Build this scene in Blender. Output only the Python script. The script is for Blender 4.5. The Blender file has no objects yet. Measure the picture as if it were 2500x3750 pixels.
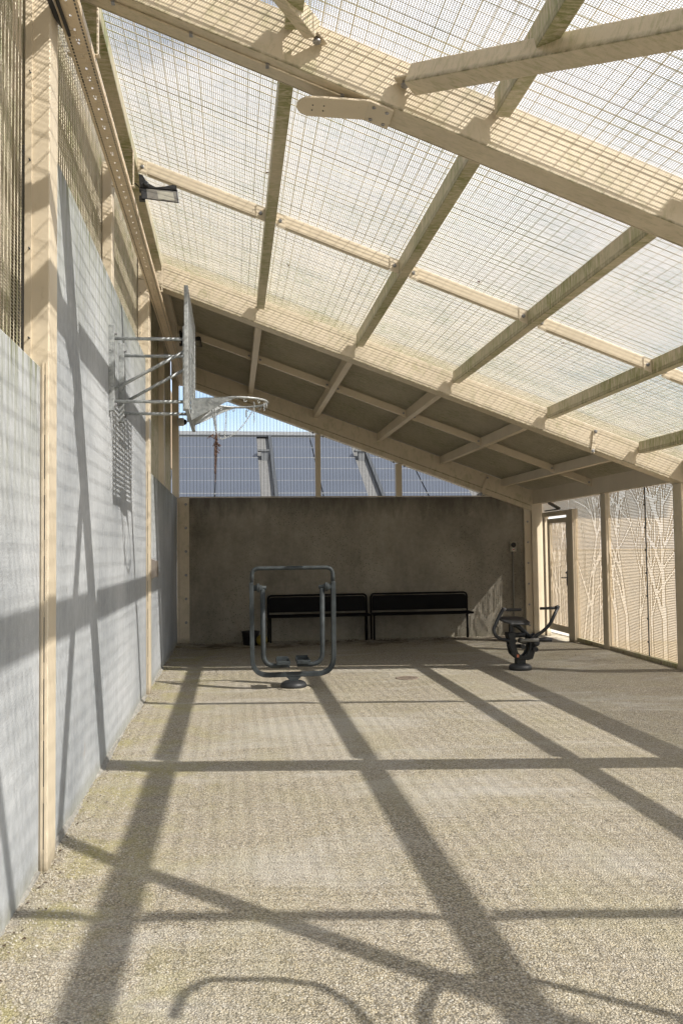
import bpy, bmesh, math, random
import numpy as np
from mathutils import Vector, Matrix
random.seed(7); rng = np.random.default_rng(7)
SC = bpy.context.scene
COL = SC.collection
PI = math.pi
SL = 0.3605                       # roof fall towards +X
def zr(c, x): return c - SL*x

# ------------------------------------------------------------------ mesh builder
class MB:
    def __init__(s): s.v=[]; s.f=[]; s.sm=[]
    def add(s, vs, fs, smooth=False):
        o=len(s.v); s.v+= [tuple(p) for p in vs]; s.f+=[tuple(i+o for i in f) for f in fs]; s.sm+=[smooth]*len(fs); return s
    def hexa(s, p):   # p: 8 pts, bottom 4 ccw, top 4 ccw
        return s.add(p, [(3,2,1,0),(4,5,6,7),(0,1,5,4),(1,2,6,5),(2,3,7,6),(3,0,4,7)])
    def box(s, x0,x1,y0,y1,z0,z1):
        return s.hexa([(x0,y0,z0),(x1,y0,z0),(x1,y1,z0),(x0,y1,z0),(x0,y0,z1),(x1,y0,z1),(x1,y1,z1),(x0,y1,z1)])
    def slab(s, x0,x1,y0,y1,c0,c1):   # box sheared along the roof fall
        return s.hexa([(x0,y0,zr(c0,x0)),(x1,y0,zr(c0,x1)),(x1,y1,zr(c0,x1)),(x0,y1,zr(c0,x0)),
                       (x0,y0,zr(c1,x0)),(x1,y0,zr(c1,x1)),(x1,y1,zr(c1,x1)),(x0,y1,zr(c1,x0))])
    def prism(s, poly, off):          # poly: list of 3D pts, off: vector
        n=len(poly); off=Vector(off)
        a=[Vector(p) for p in poly]; b=[p+off for p in a]
        fs=[tuple(range(n-1,-1,-1)), tuple(range(n,2*n))]+[(i,(i+1)%n,n+(i+1)%n,n+i) for i in range(n)]
        return s.add(a+b, fs)
    def beam(s, p0,p1,w,h,up=(0,0,1)):
        p0=Vector(p0);p1=Vector(p1);d=(p1-p0).normalized();u=Vector(up);sd=d.cross(u).normalized();u=sd.cross(d).normalized()
        c=[(-w/2,-h/2),(w/2,-h/2),(w/2,h/2),(-w/2,h/2)]
        vs=[p0+sd*a+u*b for a,b in c]+[p1+sd*a+u*b for a,b in c]
        return s.add(vs,[(0,1,2,3),(7,6,5,4),(0,4,5,1),(1,5,6,2),(2,6,7,3),(3,7,4,0)])
    def tube(s, pts, r, n=12, closed=False, cap=True):
        P=[Vector(p) for p in pts]; m=len(P); R=r if isinstance(r,(list,tuple)) else [r]*m
        def tan(i):
            if closed: return (P[(i+1)%m]-P[i-1]).normalized()
            if i==0: return (P[1]-P[0]).normalized()
            if i==m-1: return (P[-1]-P[-2]).normalized()
            return ((P[i+1]-P[i]).normalized()+(P[i]-P[i-1]).normalized()).normalized()
        t=tan(0); u=t.orthogonal().normalized(); vs=[]
        for i in range(m):
            t=tan(i); u=(u-t*u.dot(t)).normalized(); w=t.cross(u)
            for k in range(n):
                a=2*PI*k/n; vs.append(P[i]+(u*math.cos(a)+w*math.sin(a))*R[i])
        fs=[]
        for i in range(m if closed else m-1):
            j=(i+1)%m
            for k in range(n):
                k2=(k+1)%n; fs.append((i*n+k,i*n+k2,j*n+k2,j*n+k))
        s.add(vs,fs,True)
        if cap and not closed:
            o=len(s.v)-m*n
            s.f.append(tuple(o+k for k in range(n-1,-1,-1))); s.sm.append(False)
            s.f.append(tuple(o+(m-1)*n+k for k in range(n))); s.sm.append(False)
        return s
    def lathe(s, c, prof, n=24, axis='Z'):   # prof: (r, h)
        c=Vector(c); vs=[]
        for r,h in prof:
            for k in range(n):
                a=2*PI*k/n; x,y=r*math.cos(a),r*math.sin(a)
                v={'Z':(x,y,h),'X':(h,x,y),'Y':(y,h,x)}[axis]; vs.append(c+Vector(v))
        fs=[]
        for i in range(len(prof)-1):
            for k in range(n):
                k2=(k+1)%n; fs.append((i*n+k,i*n+k2,(i+1)*n+k2,(i+1)*n+k))
        s.add(vs,fs,True)
        o=len(s.v)-len(vs)
        if prof[0][0]>1e-4: s.f.append(tuple(o+k for k in range(n-1,-1,-1))); s.sm.append(False)
        if prof[-1][0]>1e-4: s.f.append(tuple(o+(len(prof)-1)*n+k for k in range(n))); s.sm.append(False)
        return s
    def wires(s, P0, P1, u, v, r):
        P0=np.asarray(P0,float);P1=np.asarray(P1,float);u=np.asarray(u,float)*r;v=np.asarray(v,float)*r
        n=len(P0); offs=np.array([u,v,-u,-v])
        A=P0[:,None,:]+offs[None];B=P1[:,None,:]+offs[None]
        V=np.concatenate([A,B],1).reshape(-1,3)
        base=len(s.v)+np.arange(n)[:,None,None]*8
        F=np.array([[0,1,5,4],[1,2,6,5],[2,3,7,6],[3,0,4,7]])[None]+base
        s.v+=V.tolist(); s.f+=F.reshape(-1,4).tolist(); s.sm+=[False]*(n*4); return s
    def build(s, name, mat, parent=None, bevel=0, origin=None, seg=2, weld=False):
        me=bpy.data.meshes.new(name)
        V=np.array(s.v,float)
        if parent is not None:
            off=wloc(parent)
        elif origin is not None: off=Vector(origin)
        else:
            mn=V.min(0);mx=V.max(0); off=Vector(((mn[0]+mx[0])/2,(mn[1]+mx[1])/2,mn[2]))
        V=V-np.array(off)
        me.from_pydata(V.tolist(),[],s.f)
        me.polygons.foreach_set('use_smooth',s.sm)
        me.update()
        if len(s.f)<4000:
            bm=bmesh.new();bm.from_mesh(me);bmesh.ops.recalc_face_normals(bm,faces=bm.faces);bm.to_mesh(me);bm.free()
        me.materials.append(mat)
        o=bpy.data.objects.new(name,me); COL.objects.link(o)
        if parent is not None: o.parent=parent
        else: o.location=off
        if bevel:
            b=o.modifiers.new('bevel','BEVEL'); b.width=bevel; b.segments=seg; b.limit_method='ANGLE'; b.angle_limit=math.radians(50); b.harden_normals=False
        return o
def wloc(o):
    v=Vector((0,0,0))
    while o is not None: v+=Vector(o.location); o=o.parent
    return v
def tag(o,label=None,cat=None,group=None,kind=None):
    if label: o['label']=label
    if cat: o['category']=cat
    if group: o['group']=group
    if kind: o['kind']=kind
    return o
def thing(name,loc,label,cat,group=None):
    o=bpy.data.objects.new(name,None); COL.objects.link(o); o.location=loc; o.empty_display_size=.1
    return tag(o,label,cat,group)
def arc(pts, rad, n=6):
    """round the corners of a polyline"""
    P=[Vector(p) for p in pts]; out=[P[0]]
    for i in range(1,len(P)-1):
        a,b,c=P[i-1],P[i],P[i+1]; d1=(a-b);d2=(c-b); r=min(rad,d1.length*.49,d2.length*.49)
        s0=b+d1.normalized()*r; s1=b+d2.normalized()*r
        for k in range(n+1):
            t=k/n; out.append((1-t)**2*s0+2*t*(1-t)*b+t*t*s1)
    out.append(P[-1]); return out

# ------------------------------------------------------------------ materials
def newmat(name):
    m=bpy.data.materials.new(name); m.use_nodes=True; nt=m.node_tree
    b=nt.nodes['Principled BSDF']; return m,nt,b
def N(nt,t,**k):
    n=nt.nodes.new(t)
    for a,b in k.items():
        if a in n.inputs: n.inputs[a].default_value=b
        else: setattr(n,a,b)
    return n
def coords(nt,scale=(1,1,1),rot=(0,0,0)):
    g=N(nt,'ShaderNodeNewGeometry'); mp=N(nt,'ShaderNodeMapping'); mp.inputs['Scale'].default_value=scale; mp.inputs['Rotation'].default_value=rot
    nt.links.new(g.outputs['Position'],mp.inputs['Vector']); return mp.outputs[0]
def noise(nt,vec,scale,detail=5,rough=.6,dist=0):
    n=N(nt,'ShaderNodeTexNoise'); n.inputs['Scale'].default_value=scale; n.inputs['Detail'].default_value=detail; n.inputs['Roughness'].default_value=rough; n.inputs['Distortion'].default_value=dist
    nt.links.new(vec,n.inputs['Vector']); return n.outputs['Fac']
def ramp(nt,fac,stops):
    r=N(nt,'ShaderNodeValToRGB'); e=r.color_ramp.elements
    while len(e)<len(stops): e.new(.5)
    for i,(p,c) in enumerate(stops):
        e[i].position=p; e[i].color=(c,c,c,1) if not isinstance(c,tuple) else (*c,1)
    nt.links.new(fac,r.inputs[0]); return r.outputs[0]
def mix(nt,fac,a,b,mode='MIX'):
    n=N(nt,'ShaderNodeMix',data_type='RGBA',blend_type=mode)
    for sock,val in ((n.inputs[0],fac),(n.inputs[6],a),(n.inputs[7],b)):
        if isinstance(val,bpy.types.NodeSocket): nt.links.new(val,sock)
        elif isinstance(val,tuple): sock.default_value=(*val,1)
        else: sock.default_value=val
    return n.outputs[2]
def math_(nt,op,a,b=0.):
    n=N(nt,'ShaderNodeMath',operation=op)
    for i,val in enumerate((a,b)):
        if isinstance(val,bpy.types.NodeSocket): nt.links.new(val,n.inputs[i])
        else: n.inputs[i].default_value=val
    return n.outputs[0]
def bump(nt,b,h,strength,dist):
    n=N(nt,'ShaderNodeBump'); n.inputs['Strength'].default_value=strength; n.inputs['Distance'].default_value=dist
    nt.links.new(h,n.inputs['Height']); nt.links.new(n.outputs[0],b.inputs['Normal'])
def sep(nt):
    g=N(nt,'ShaderNodeNewGeometry'); s=N(nt,'ShaderNodeSeparateXYZ'); nt.links.new(g.outputs['Position'],s.inputs[0]); return s.outputs

def cream(name,algae=0.0,base=(.615,.53,.40),rough=.42,edges=()):
    m,nt,b=newmat(name)
    n1=noise(nt,coords(nt),2.3,6,.6); col=mix(nt,ramp(nt,n1,[(.3,0.),(.75,1.)]),tuple(c*1.03 for c in base),tuple(c*.86 for c in base))
    n0=noise(nt,coords(nt,(1,1,.25)),26,4,.7); col=mix(nt,ramp(nt,n0,[(.62,0.),(.8,.5)]),col,(.36,.28,.18))
    if algae>0:
        n2=noise(nt,coords(nt,(2.5,9,1.3)),5,8,.72,.5); n3=noise(nt,coords(nt),1.7,4,.6)
        f=math_(nt,'MULTIPLY',ramp(nt,n2,[(.56-.20*algae,0.),(.70-.15*algae,1.)]),ramp(nt,n3,[(.35,.25),(.65,1.)]))
        col=mix(nt,math_(nt,'MULTIPLY',f,min(1,algae*1.25)),col,(.17,.195,.04))
        n4=noise(nt,coords(nt,(30,6,6)),6,6,.7); col=mix(nt,math_(nt,'MULTIPLY',ramp(nt,n4,[(.55,0.),(.75,1.)]),algae*.5),col,(.10,.10,.05))
    fz=sep(nt); ft=ramp(nt,math_(nt,'ADD',math_(nt,'MULTIPLY',fz[2],4.),math_(nt,'MULTIPLY',noise(nt,coords(nt),19,6,.7),.6)),[(.32,.85),(.75,0.)])
    col=mix(nt,ft,col,(.20,.165,.11))
    if edges:      # moss and grime gathered along the lower arrises of the steel
        sz=sep(nt); cv=math_(nt,'ADD',sz[2],math_(nt,'MULTIPLY',sz[0],SL)); cv=math_(nt,'ADD',cv,math_(nt,'MULTIPLY',math_(nt,'SUBTRACT',noise(nt,coords(nt),5,6,.75),.5),.018))
        for c0,w,k in edges:
            d=math_(nt,'ABSOLUTE',math_(nt,'SUBTRACT',cv,c0)); e=ramp(nt,math_(nt,'DIVIDE',d,w),[(0.,k),(1.,0.)])
            e=math_(nt,'MULTIPLY',e,ramp(nt,noise(nt,coords(nt),22,5,.7),[(.3,.2),(.62,1.)]))
            g=N(nt,'ShaderNodeNewGeometry'); gs=N(nt,'ShaderNodeSeparateXYZ'); nt.links.new(g.outputs['Normal'],gs.inputs[0])
            e=math_(nt,'MULTIPLY',e,ramp(nt,math_(nt,'ADD',gs.outputs[2],1.),[(.25,.22),(.5,1.)]))
            col=mix(nt,e,col,(.105,.095,.04))
    nt.links.new(col,b.inputs['Base Color']); b.inputs['Roughness'].default_value=rough
    bump(nt,b,noise(nt,coords(nt),180,3,.6),.12,.002); return m
M={}
M['cream']=cream('cream_paint'); M['cream_algae']=cream('cream_paint_algae',.95,edges=((4.365,.03,.8),(4.39,.012,.7))); M['cream_some']=cream('cream_paint_some_algae',.34,edges=((4.218,.016,1.),))
M['cream_brace']=cream('cream_paint_brace',.40,edges=((4.31,.03,.95),))
M['mesh']=cream('cream_wire',.6,(.57,.51,.40),.5)
M['gable_wire']=cream('shaded_wire',.4,(.045,.038,.026),.8)  # wire paint darkened: shade under the solid roof sheet put into the colour
M['board']=cream('brown_boarding',.2,(.20,.145,.09),.7)
M['perf']=cream('perforated_sheet_paint',.1,(.72,.58,.395),.5)
def simple(name,col,rough=.5,metal=0.,var=.15,scale=12,bmp=.1,spec=None):
    m,nt,b=newmat(name); f=noise(nt,coords(nt),scale,6,.65)
    c=mix(nt,ramp(nt,f,[(.3,0.),(.7,1.)]),tuple(x*(1+var) for x in col),tuple(x*(1-var) for x in col))
    nt.links.new(c,b.inputs['Base Color']); b.inputs['Roughness'].default_value=rough; b.inputs['Metallic'].default_value=metal
    if spec is not None: b.inputs['Specular IOR Level'].default_value=spec
    if bmp: bump(nt,b,noise(nt,coords(nt),scale*14,3,.6),bmp,.002)
    return m
M['grey_paint']=simple('grey_green_paint',(.036,.043,.046),.62,0,.35,14,spec=.3)
M['black_paint']=simple('black_paint',(.004,.004,.0045),.6,0,.3,7,spec=.12)
M['black_plastic']=simple('black_plastic',(.014,.014,.015),.5)
M['rubber']=simple('black_rubber',(.022,.023,.025),.5)
M['rower']=simple('dark_machine_paint',(.012,.014,.016),.42,0,.3,8)
M['steel']=simple('bolt_steel',(.30,.30,.31),.4,.7)
M['stainless']=simple('brushed_stainless',(.42,.37,.33),.35,.8,.06)
M['conduit']=simple('grey_plastic_conduit',(.17,.165,.15),.5)
M['device']=simple('beige_device_plastic',(.30,.28,.22),.45)
M['red']=simple('red_button',(.30,.03,.02),.4)
M['yellow']=simple('dull_yellow_rubber',(.20,.15,.02),.6,0,.35,40)
M['roof_under']=simple('brown_grey_roof_sheet',(.19,.168,.148),.65,0,.12,3)
M['rust_chain']=simple('rusty_chain',(.17,.10,.075),.55,.5,.5,60)
M['ridge']=simple('grey_ridge_metal',(.30,.31,.32),.5,.3)
M['vent']=simple('vent_metal',(.14,.145,.15),.5,.2)
M['strip']=simple('grey_roof_strip',(.115,.115,.112),.7,0,.15,8)
M['bldg']=simple('pale_render',(.45,.44,.42),.8)
M['dark_metal']=simple('dark_flashing',(.05,.055,.06),.5,.2)
M['white_plastic']=simple('white_plastic',(.62,.60,.56),.4)
M['mortar']=simple('rough_mortar',(.25,.24,.215),.9,0,.35,18,.6)
M['reflector']=simple('lamp_reflector',(.40,.38,.31),.25,.3,.1,30)
M['paving']=simple('pale_paving',(.36,.34,.30),.8,0,.08,4)
M['rust']=simple('rusty_iron',(.26,.21,.165),.75,.2,.4,40)
M['leaf']=simple('dry_leaf',(.16,.06,.03),.7)
M['sticker']=simple('sticker_orange',(.55,.16,.08),.5)
# galvanised
m,nt,b=newmat('galvanised_steel'); v=N(nt,'ShaderNodeTexVoronoi'); v.inputs['Scale'].default_value=55; nt.links.new(coords(nt),v.inputs['Vector'])
sx=N(nt,'ShaderNodeSeparateColor'); nt.links.new(v.outputs['Color'],sx.inputs[0])
f=math_(nt,'ADD',math_(nt,'MULTIPLY',sx.outputs[0],.35),math_(nt,'MULTIPLY',noise(nt,coords(nt),7,6,.7),.8))
nt.links.new(ramp(nt,f,[(.25,(.22,.235,.24)),(.9,(.50,.52,.52))]),b.inputs['Base Color']); b.inputs['Metallic'].default_value=.35; b.inputs['Roughness'].default_value=.5; M['galv']=m
# glass
m,nt,b=newmat('lamp_glass'); b.inputs['Base Color'].default_value=(.16,.15,.13,1); b.inputs['Roughness'].default_value=.08; M['glass']=m
m,nt,b=newmat('dark_dome'); b.inputs['Base Color'].default_value=(.01,.01,.012,1); b.inputs['Roughness'].default_value=.06; M['dome']=m
# PV glass
m,nt,b=newmat('solar_cell_glass'); g=coords(nt)
f=noise(nt,g,.5,3,.5); nt.links.new(mix(nt,f,(.044,.054,.074),(.058,.069,.090)),b.inputs['Base Color']); b.inputs['Roughness'].default_value=.4; M['pv']=m
M['pv_frame']=simple('panel_rail',(.24,.24,.23),.45,.4)
# light concrete (left walls)
def concrete(name,c1,c2,top=None,green=0,base_dirt=0,patches=False):
    m,nt,b=newmat(name)
    st=noise(nt,coords(nt,(5,5,.35) if not patches else (1.8,1.8,.5)),3.2,8,.68); fine=noise(nt,coords(nt),14,9,.75); big=noise(nt,coords(nt),.9,4,.55)
    f=math_(nt,'ADD',math_(nt,'MULTIPLY',st,.20),math_(nt,'ADD',math_(nt,'MULTIPLY',fine,.28),math_(nt,'MULTIPLY',big,.52)))
    col=ramp(nt,f,[(.38,c1),(.62,c2)])
    s=sep(nt)
    if top is not None and green:
        dz=math_(nt,'SUBTRACT',top,s[2])                       # metres below the top edge
        fall=ramp(nt,math_(nt,'MULTIPLY',dz,1.1),[(0.,1.),(.12,.65),(1.,0.)])
        g1=noise(nt,coords(nt,(9,9,.55)),2.6,6,.7)
        ff=math_(nt,'MULTIPLY',math_(nt,'MULTIPLY',ramp(nt,g1,[(.42,0.),(.62,1.)]),fall),green)
        col=mix(nt,ff,col,(.14,.15,.055))
    if base_dirt:
        fb=ramp(nt,math_(nt,'ADD',math_(nt,'MULTIPLY',s[2],2.6),math_(nt,'MULTIPLY',fine,.5)),[(.18,1.),(.6,0.)])
        col=mix(nt,math_(nt,'MULTIPLY',fb,base_dirt),col,(.235,.225,.15))
        r=noise(nt,coords(nt,(4,4,.8)),3.1,5,.7,.6); fr=math_(nt,'MULTIPLY',ramp(nt,r,[(.64,0.),(.75,1.)]),ramp(nt,math_(nt,'MULTIPLY',s[2],.5),[(.2,.55),(.7,0.)]))
        col=mix(nt,fr,col,(.36,.27,.20))
    if patches:
        # honeycomb pitting, light repair patches, dark weathered head
        vo=N(nt,'ShaderNodeTexVoronoi'); vo.inputs['Scale'].default_value=26; nt.links.new(coords(nt),vo.inputs['Vector'])
        pit=math_(nt,'MULTIPLY',ramp(nt,vo.outputs['Distance'],[(.16,1.),(.26,0.)]),ramp(nt,noise(nt,coords(nt,(1,1,.7)),1.1,3,.5),[(.45,0.),(.6,.8)]))
        col=mix(nt,pit,col,(.07,.073,.05))
        hd=ramp(nt,math_(nt,'ADD',math_(nt,'MULTIPLY',math_(nt,'SUBTRACT',2.475,s[2]),1.2),math_(nt,'MULTIPLY',st,.9)),[(.45,.8),(.9,0.)])
        col=mix(nt,hd,col,tuple(x*.5 for x in c1))
        for (px,pz,r) in ((-.22,1.77,.075),(4.62,1.77,.095)):
            dx=math_(nt,'SUBTRACT',s[0],px); dz=math_(nt,'SUBTRACT',s[2],pz)
            d=math_(nt,'SQRT',math_(nt,'ADD',math_(nt,'MULTIPLY',dx,dx),math_(nt,'MULTIPLY',dz,dz)))
            d=math_(nt,'ADD',d,math_(nt,'MULTIPLY',math_(nt,'SUBTRACT',noise(nt,coords(nt),9,4,.7),.5),.12))
            col=mix(nt,ramp(nt,math_(nt,'DIVIDE',d,r),[(.75,.75),(1.,0.)]),col,(.27,.25,.205))
    nt.links.new(col,b.inputs['Base Color']); b.inputs['Roughness'].default_value=.82
    bump(nt,b,math_(nt,'ADD',fine,noise(nt,coords(nt),90,4,.7)),.35,.004)
    return m
M['conc_low']=concrete('pale_concrete',(.245,.262,.280),(.445,.463,.480),2.477,.9,.7)
M['conc_high']=concrete('pale_concrete_tall',(.245,.262,.280),(.445,.463,.480),3.70,.95,.7)
M['conc_back']=concrete('brown_grey_concrete',(.155,.140,.112),(.325,.296,.242),None,0,.35,True)
# gravel
m,nt,b=newmat('bonded_gravel')
cg=coords(nt)
def vor(scale,out='Distance',feature='F1'):
    v=N(nt,'ShaderNodeTexVoronoi'); v.feature=feature; v.inputs['Scale'].default_value=scale; nt.links.new(cg,v.inputs['Vector']); return v
v1=vor(122); v1.inputs['Randomness'].default_value=1
sc=N(nt,'ShaderNodeSeparateColor'); nt.links.new(v1.outputs['Color'],sc.inputs[0])
stone=ramp(nt,sc.outputs[0],[(0.,(.12,.108,.085)),(.13,(.33,.295,.23)),(.45,(.45,.405,.32)),(.85,(.545,.495,.40)),(1.,(.70,.67,.60))])
stone=mix(nt,math_(nt,'MULTIPLY',ramp(nt,sc.outputs[1],[(.55,0.),(.9,1.)]),.35),stone,(.52,.40,.20))
crev=ramp(nt,v1.outputs['Distance'],[(.36,0.),(.78,.75)])
col=mix(nt,crev,stone,(.075,.065,.048))
bigp=noise(nt,coords(nt),.8,5,.6); col=mix(nt,ramp(nt,bigp,[(.35,.0),(.68,.35)]),col,(.42,.375,.31))
wp=noise(nt,coords(nt,(.45,1,1)),1.1,7,.68,.6); col=mix(nt,math_(nt,'MULTIPLY',ramp(nt,wp,[(.50,0.),(.62,1.)]),.5),col,(.49,.465,.42))
dk=noise(nt,coords(nt),.55,7,.7,.5); col=mix(nt,math_(nt,'MULTIPLY',ramp(nt,dk,[(.51,0.),(.66,1.)]),.36),col,(.26,.225,.165))
s=sep(nt)
# yellow-green lichen: patches, strongest along the foot of the left wall
l1=noise(nt,coords(nt),2.2,6,.7,.4)
near=ramp(nt,math_(nt,'ADD',s[0],1.0),[(.0,1.),(.55,.75),(1.,.18)])
lf=math_(nt,'MULTIPLY',ramp(nt,l1,[(.46,0.),(.66,1.)]),near)
col=mix(nt,math_(nt,'MULTIPLY',lf,.62),col,(.34,.31,.10))
l2=noise(nt,coords(nt,(1,.35,1)),1.3,5,.6); col=mix(nt,math_(nt,'MULTIPLY',ramp(nt,l2,[(.5,0.),(.7,1.)]),.20),col,(.40,.37,.22))
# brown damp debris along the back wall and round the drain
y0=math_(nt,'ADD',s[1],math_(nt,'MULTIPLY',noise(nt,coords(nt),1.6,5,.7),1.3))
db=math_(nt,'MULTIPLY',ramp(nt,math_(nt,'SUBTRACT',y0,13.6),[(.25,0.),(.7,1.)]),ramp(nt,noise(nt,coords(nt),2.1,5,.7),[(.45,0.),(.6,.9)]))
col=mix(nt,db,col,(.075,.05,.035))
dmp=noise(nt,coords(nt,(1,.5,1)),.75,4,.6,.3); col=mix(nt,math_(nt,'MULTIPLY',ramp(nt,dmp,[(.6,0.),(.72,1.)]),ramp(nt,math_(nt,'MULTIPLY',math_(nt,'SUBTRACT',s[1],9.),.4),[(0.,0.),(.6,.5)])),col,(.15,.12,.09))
nt.links.new(col,b.inputs['Base Color']); b.inputs['Roughness'].default_value=.9; b.inputs['Specular IOR Level'].default_value=.25
h=math_(nt,'SUBTRACT',1.,v1.outputs['Distance']); v2=vor(190); h=math_(nt,'ADD',h,math_(nt,'MULTIPLY',v2.outputs['Distance'],-.35)); h=math_(nt,'ADD',h,math_(nt,'MULTIPLY',noise(nt,cg,14,3,.6),1.2))
bump(nt,b,h,1.,.0065); M['gravel']=m
m2=m.copy(); m2.name='loose_stone'
def stonemat(name):
    m,nt,b=newmat(name); oi=N(nt,'ShaderNodeNewGeometry')
    nt.links.new(ramp(nt,oi.outputs['Random Per Island'],[(0.,(.20,.18,.14)),(.4,(.42,.38,.31)),(.75,(.42,.385,.31)),(1.,(.50,.47,.40))]),b.inputs['Base Color']); b.inputs['Roughness'].default_value=.85; return m
M['stone']=stonemat('loose_stone_mix')
bpy.data.materials.remove(m2)

# ------------------------------------------------------------------ ground
def ground_z(x,y):
    t=min(max((x-4.3)/1.1,0),1); t=t*t*(3-2*t); k=1-min(max((y-11.6)/1.8,0),1)
    t2=min(max((-.55-x)/.4,0),1)*.018
    if x>5.5: k*=max(0,1-(x-5.5)/3)
    if x<-1.2: t2*=max(0,1+(x+1.2)/1)
    return .06*t*k+t2*(1 if y<14.3 else 0)
xs=[-300,-120,-40,-15,-6,-2.5]+[round(-1.6+.1*i,3) for i in range(84)]+[7.5,9,12,20,40,90,300]
ys=[-120,-50,-20,-8]+[round(-3+.15*i,3) for i in range(122)]+[17,20,26,40,80,200,500]
G=MB(); vs=[(x,y,ground_z(x,y)) for y in ys for x in xs]; nx=len(xs)
fs=[(j*nx+i,j*nx+i+1,(j+1)*nx+i+1,(j+1)*nx+i) for j in range(len(ys)-1) for i in range(nx-1)]
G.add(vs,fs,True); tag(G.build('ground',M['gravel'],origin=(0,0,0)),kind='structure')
# loose stones
ST=MB(); ico=bmesh.new(); bmesh.ops.create_icosphere(ico,subdivisions=1,radius=1); iv=[v.co.copy() for v in ico.verts]; jf=[tuple(v.index for v in f.verts) for f in ico.faces]; ico.free()
for i in range(7200):
    q=random.random()
    if q<.5: y=2.3+5.2*random.random()**1.7; x=-.93+abs(random.gauss(0,.25))
    elif q<.72: y=2.3+3*random.random()**1.4; x=random.uniform(-.9,2.4)
    elif q<.86: y=random.uniform(7,14.2); x=-.93+abs(random.gauss(0,.12))
    else: y=14.28-abs(random.gauss(0,.12)); x=random.uniform(-.7,5.2)
    r=random.uniform(.0028,.0065)*(1+.5*(q>.86)); sc3=(random.uniform(.7,1.3),random.uniform(.7,1.3),random.uniform(.5,.9)); a=random.random()*6.28; ca,sa=math.cos(a),math.sin(a)
    z=ground_z(x,y)+r*.25
    ST.add([(x+(p.x*sc3[0]*ca-p.y*sc3[1]*sa)*r,y+(p.x*sc3[0]*sa+p.y*sc3[1]*ca)*r,z+p.z*sc3[2]*r) for p in iv],jf,False)
tag(ST.build('loose_gravel',M['stone']),'loose pale gravel chippings scattered over the bonded gravel floor','gravel',kind='stuff')

DB=MB()
for i in range(900):
    q=random.random()
    if q<.6: x=random.uniform(-.7,5.1); y=14.27-abs(random.gauss(0,.10))
    elif q<.8: x=-.90+abs(random.gauss(0,.05)); y=random.uniform(3,14.2)
    else: x=random.uniform(-.8,4.8); y=random.uniform(11,14.2)
    r=random.uniform(.004,.014); a=random.random()*6.28; z=ground_z(x,y)+.006; b=a+random.uniform(1.8,2.6); c=b+random.uniform(1.4,2.2); h_=random.uniform(0,.008)
    DB.add([(x+r*math.cos(a),y+r*math.sin(a),z),(x+r*.5*math.cos(b),y+r*.5*math.sin(b),z+h_),(x+r*math.cos(c),y+r*math.sin(c),z+.001)],[(0,1,2)])
tag(DB.build('leaf_litter',simple('brown_litter',(.07,.045,.028),.85)),'dark brown leaf crumbs gathered along the foot of the walls','leaf litter',kind='stuff')

# ------------------------------------------------------------------ concrete walls
def wall(x0,x1,y0,y1,z1,mat,label,name='concrete_wall',holes=()):
    mb=MB(); mb.box(x0,x1,y0,y1,-.05,z1); o=mb.build(name,mat,bevel=.008); return tag(o,label,'wall')
wall(-1.10,-.936,-6,4.215,2.477,M['conc_low'],'low pale grey concrete wall panel at the near left, stained green under its top')
wall(-1.10,-.936,4.425,9.22,3.70,M['conc_high'],'tall pale grey concrete wall panel carrying the basketball hoop')
wall(-1.10,-.936,9.42,14.29,2.477,M['conc_low'],'far left grey concrete wall panel in the shaded corner past the steel box')
wall(-.93,5.30,14.312,14.50,2.474,M['conc_back'],'dark brown-grey concrete end wall behind the black benches')

# ------------------------------------------------------------------ shelter frame
SH=thing('sports_shelter',(2.2,4.5,0),'cream painted steel shelter with sloping wire mesh roof over the gravel court','shelter')
def bolt(mb,p,ax,r=.013,l=.016):
    prof=[(r*1.5,0),(r*1.5,.003),(r,.0031),(r,l)]
    d={'-Y':('Y',-1),'X':('X',1),'-Z':('Z',-1),'-X':('X',-1),'Y':('Y',1)}[ax]
    mb.lathe(p,[(a,h*d[1]) for a,h in prof],8,d[0])
RY=[-5.77,-.77,4.23,9.23,14.23]
CB=[4.213]*4+[4.125]
XR=5.42
for y,c in zip(RY,CB):
    mb=MB(); mb.slab(-1.02,XR,y,y+.18,c,4.50); r=mb.build('rafter',M['cream_some'],SH,bevel=.006)
    if y<10:   # lower lip along the bottom edge
        mb=MB(); mb.slab(-.9,XR-.1,y+.18,y+.186,c,c+.03); mb.build('flange',M['cream_some'],r)
# purlins
PXR=[-.747+1.117*k for k in range(6)]        # right edges
PX=[(x-.085,x) for x in PXR]+[(5.33,5.42)]
for bi in range(4):
    ya=RY[bi]+.18; yb=RY[bi+1]
    for pi,(xa,xb) in enumerate(PX):
        last=pi==len(PX)-1
        g0=0 if last else (.055 if bi<3 else .0); g1=0 if last else (.055 if bi<3 else 0)
        mb=MB(); ct=4.497; cb_=4.375 if not last else 4.27
        mb.hexa([(xa,ya+g0,zr(cb_,(xa+xb)/2)),(xb,ya+g0,zr(cb_,(xa+xb)/2)),(xb,yb-g1,zr(cb_,(xa+xb)/2)),(xa,yb-g1,zr(cb_,(xa+xb)/2)),
                 (xa,ya+g0,zr(ct,xa)),(xb,ya+g0,zr(ct,xb)),(xb,yb-g1,zr(ct,xb)),(xa,yb-g1,zr(ct,xa))])
        alg = bi in (1,2) or bi==0
        p=mb.build('eaves_beam' if last else 'purlin',M['cream_algae'] if (alg and bi<3 and not last) else M['cream'],SH,bevel=.005)
        if not last and bi<3:   # connection cleats at both ends
            for yy0,yy1 in ((ya-.001,ya+g0+.05),(yb-g1-.05,yb+.001)):
                MB().box(xa+.036,xa+.049,yy0,yy1,zr(4.41,xa+.04),zr(4.47,xa+.04)).build('cleat',M['cream_some'],p)
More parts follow.
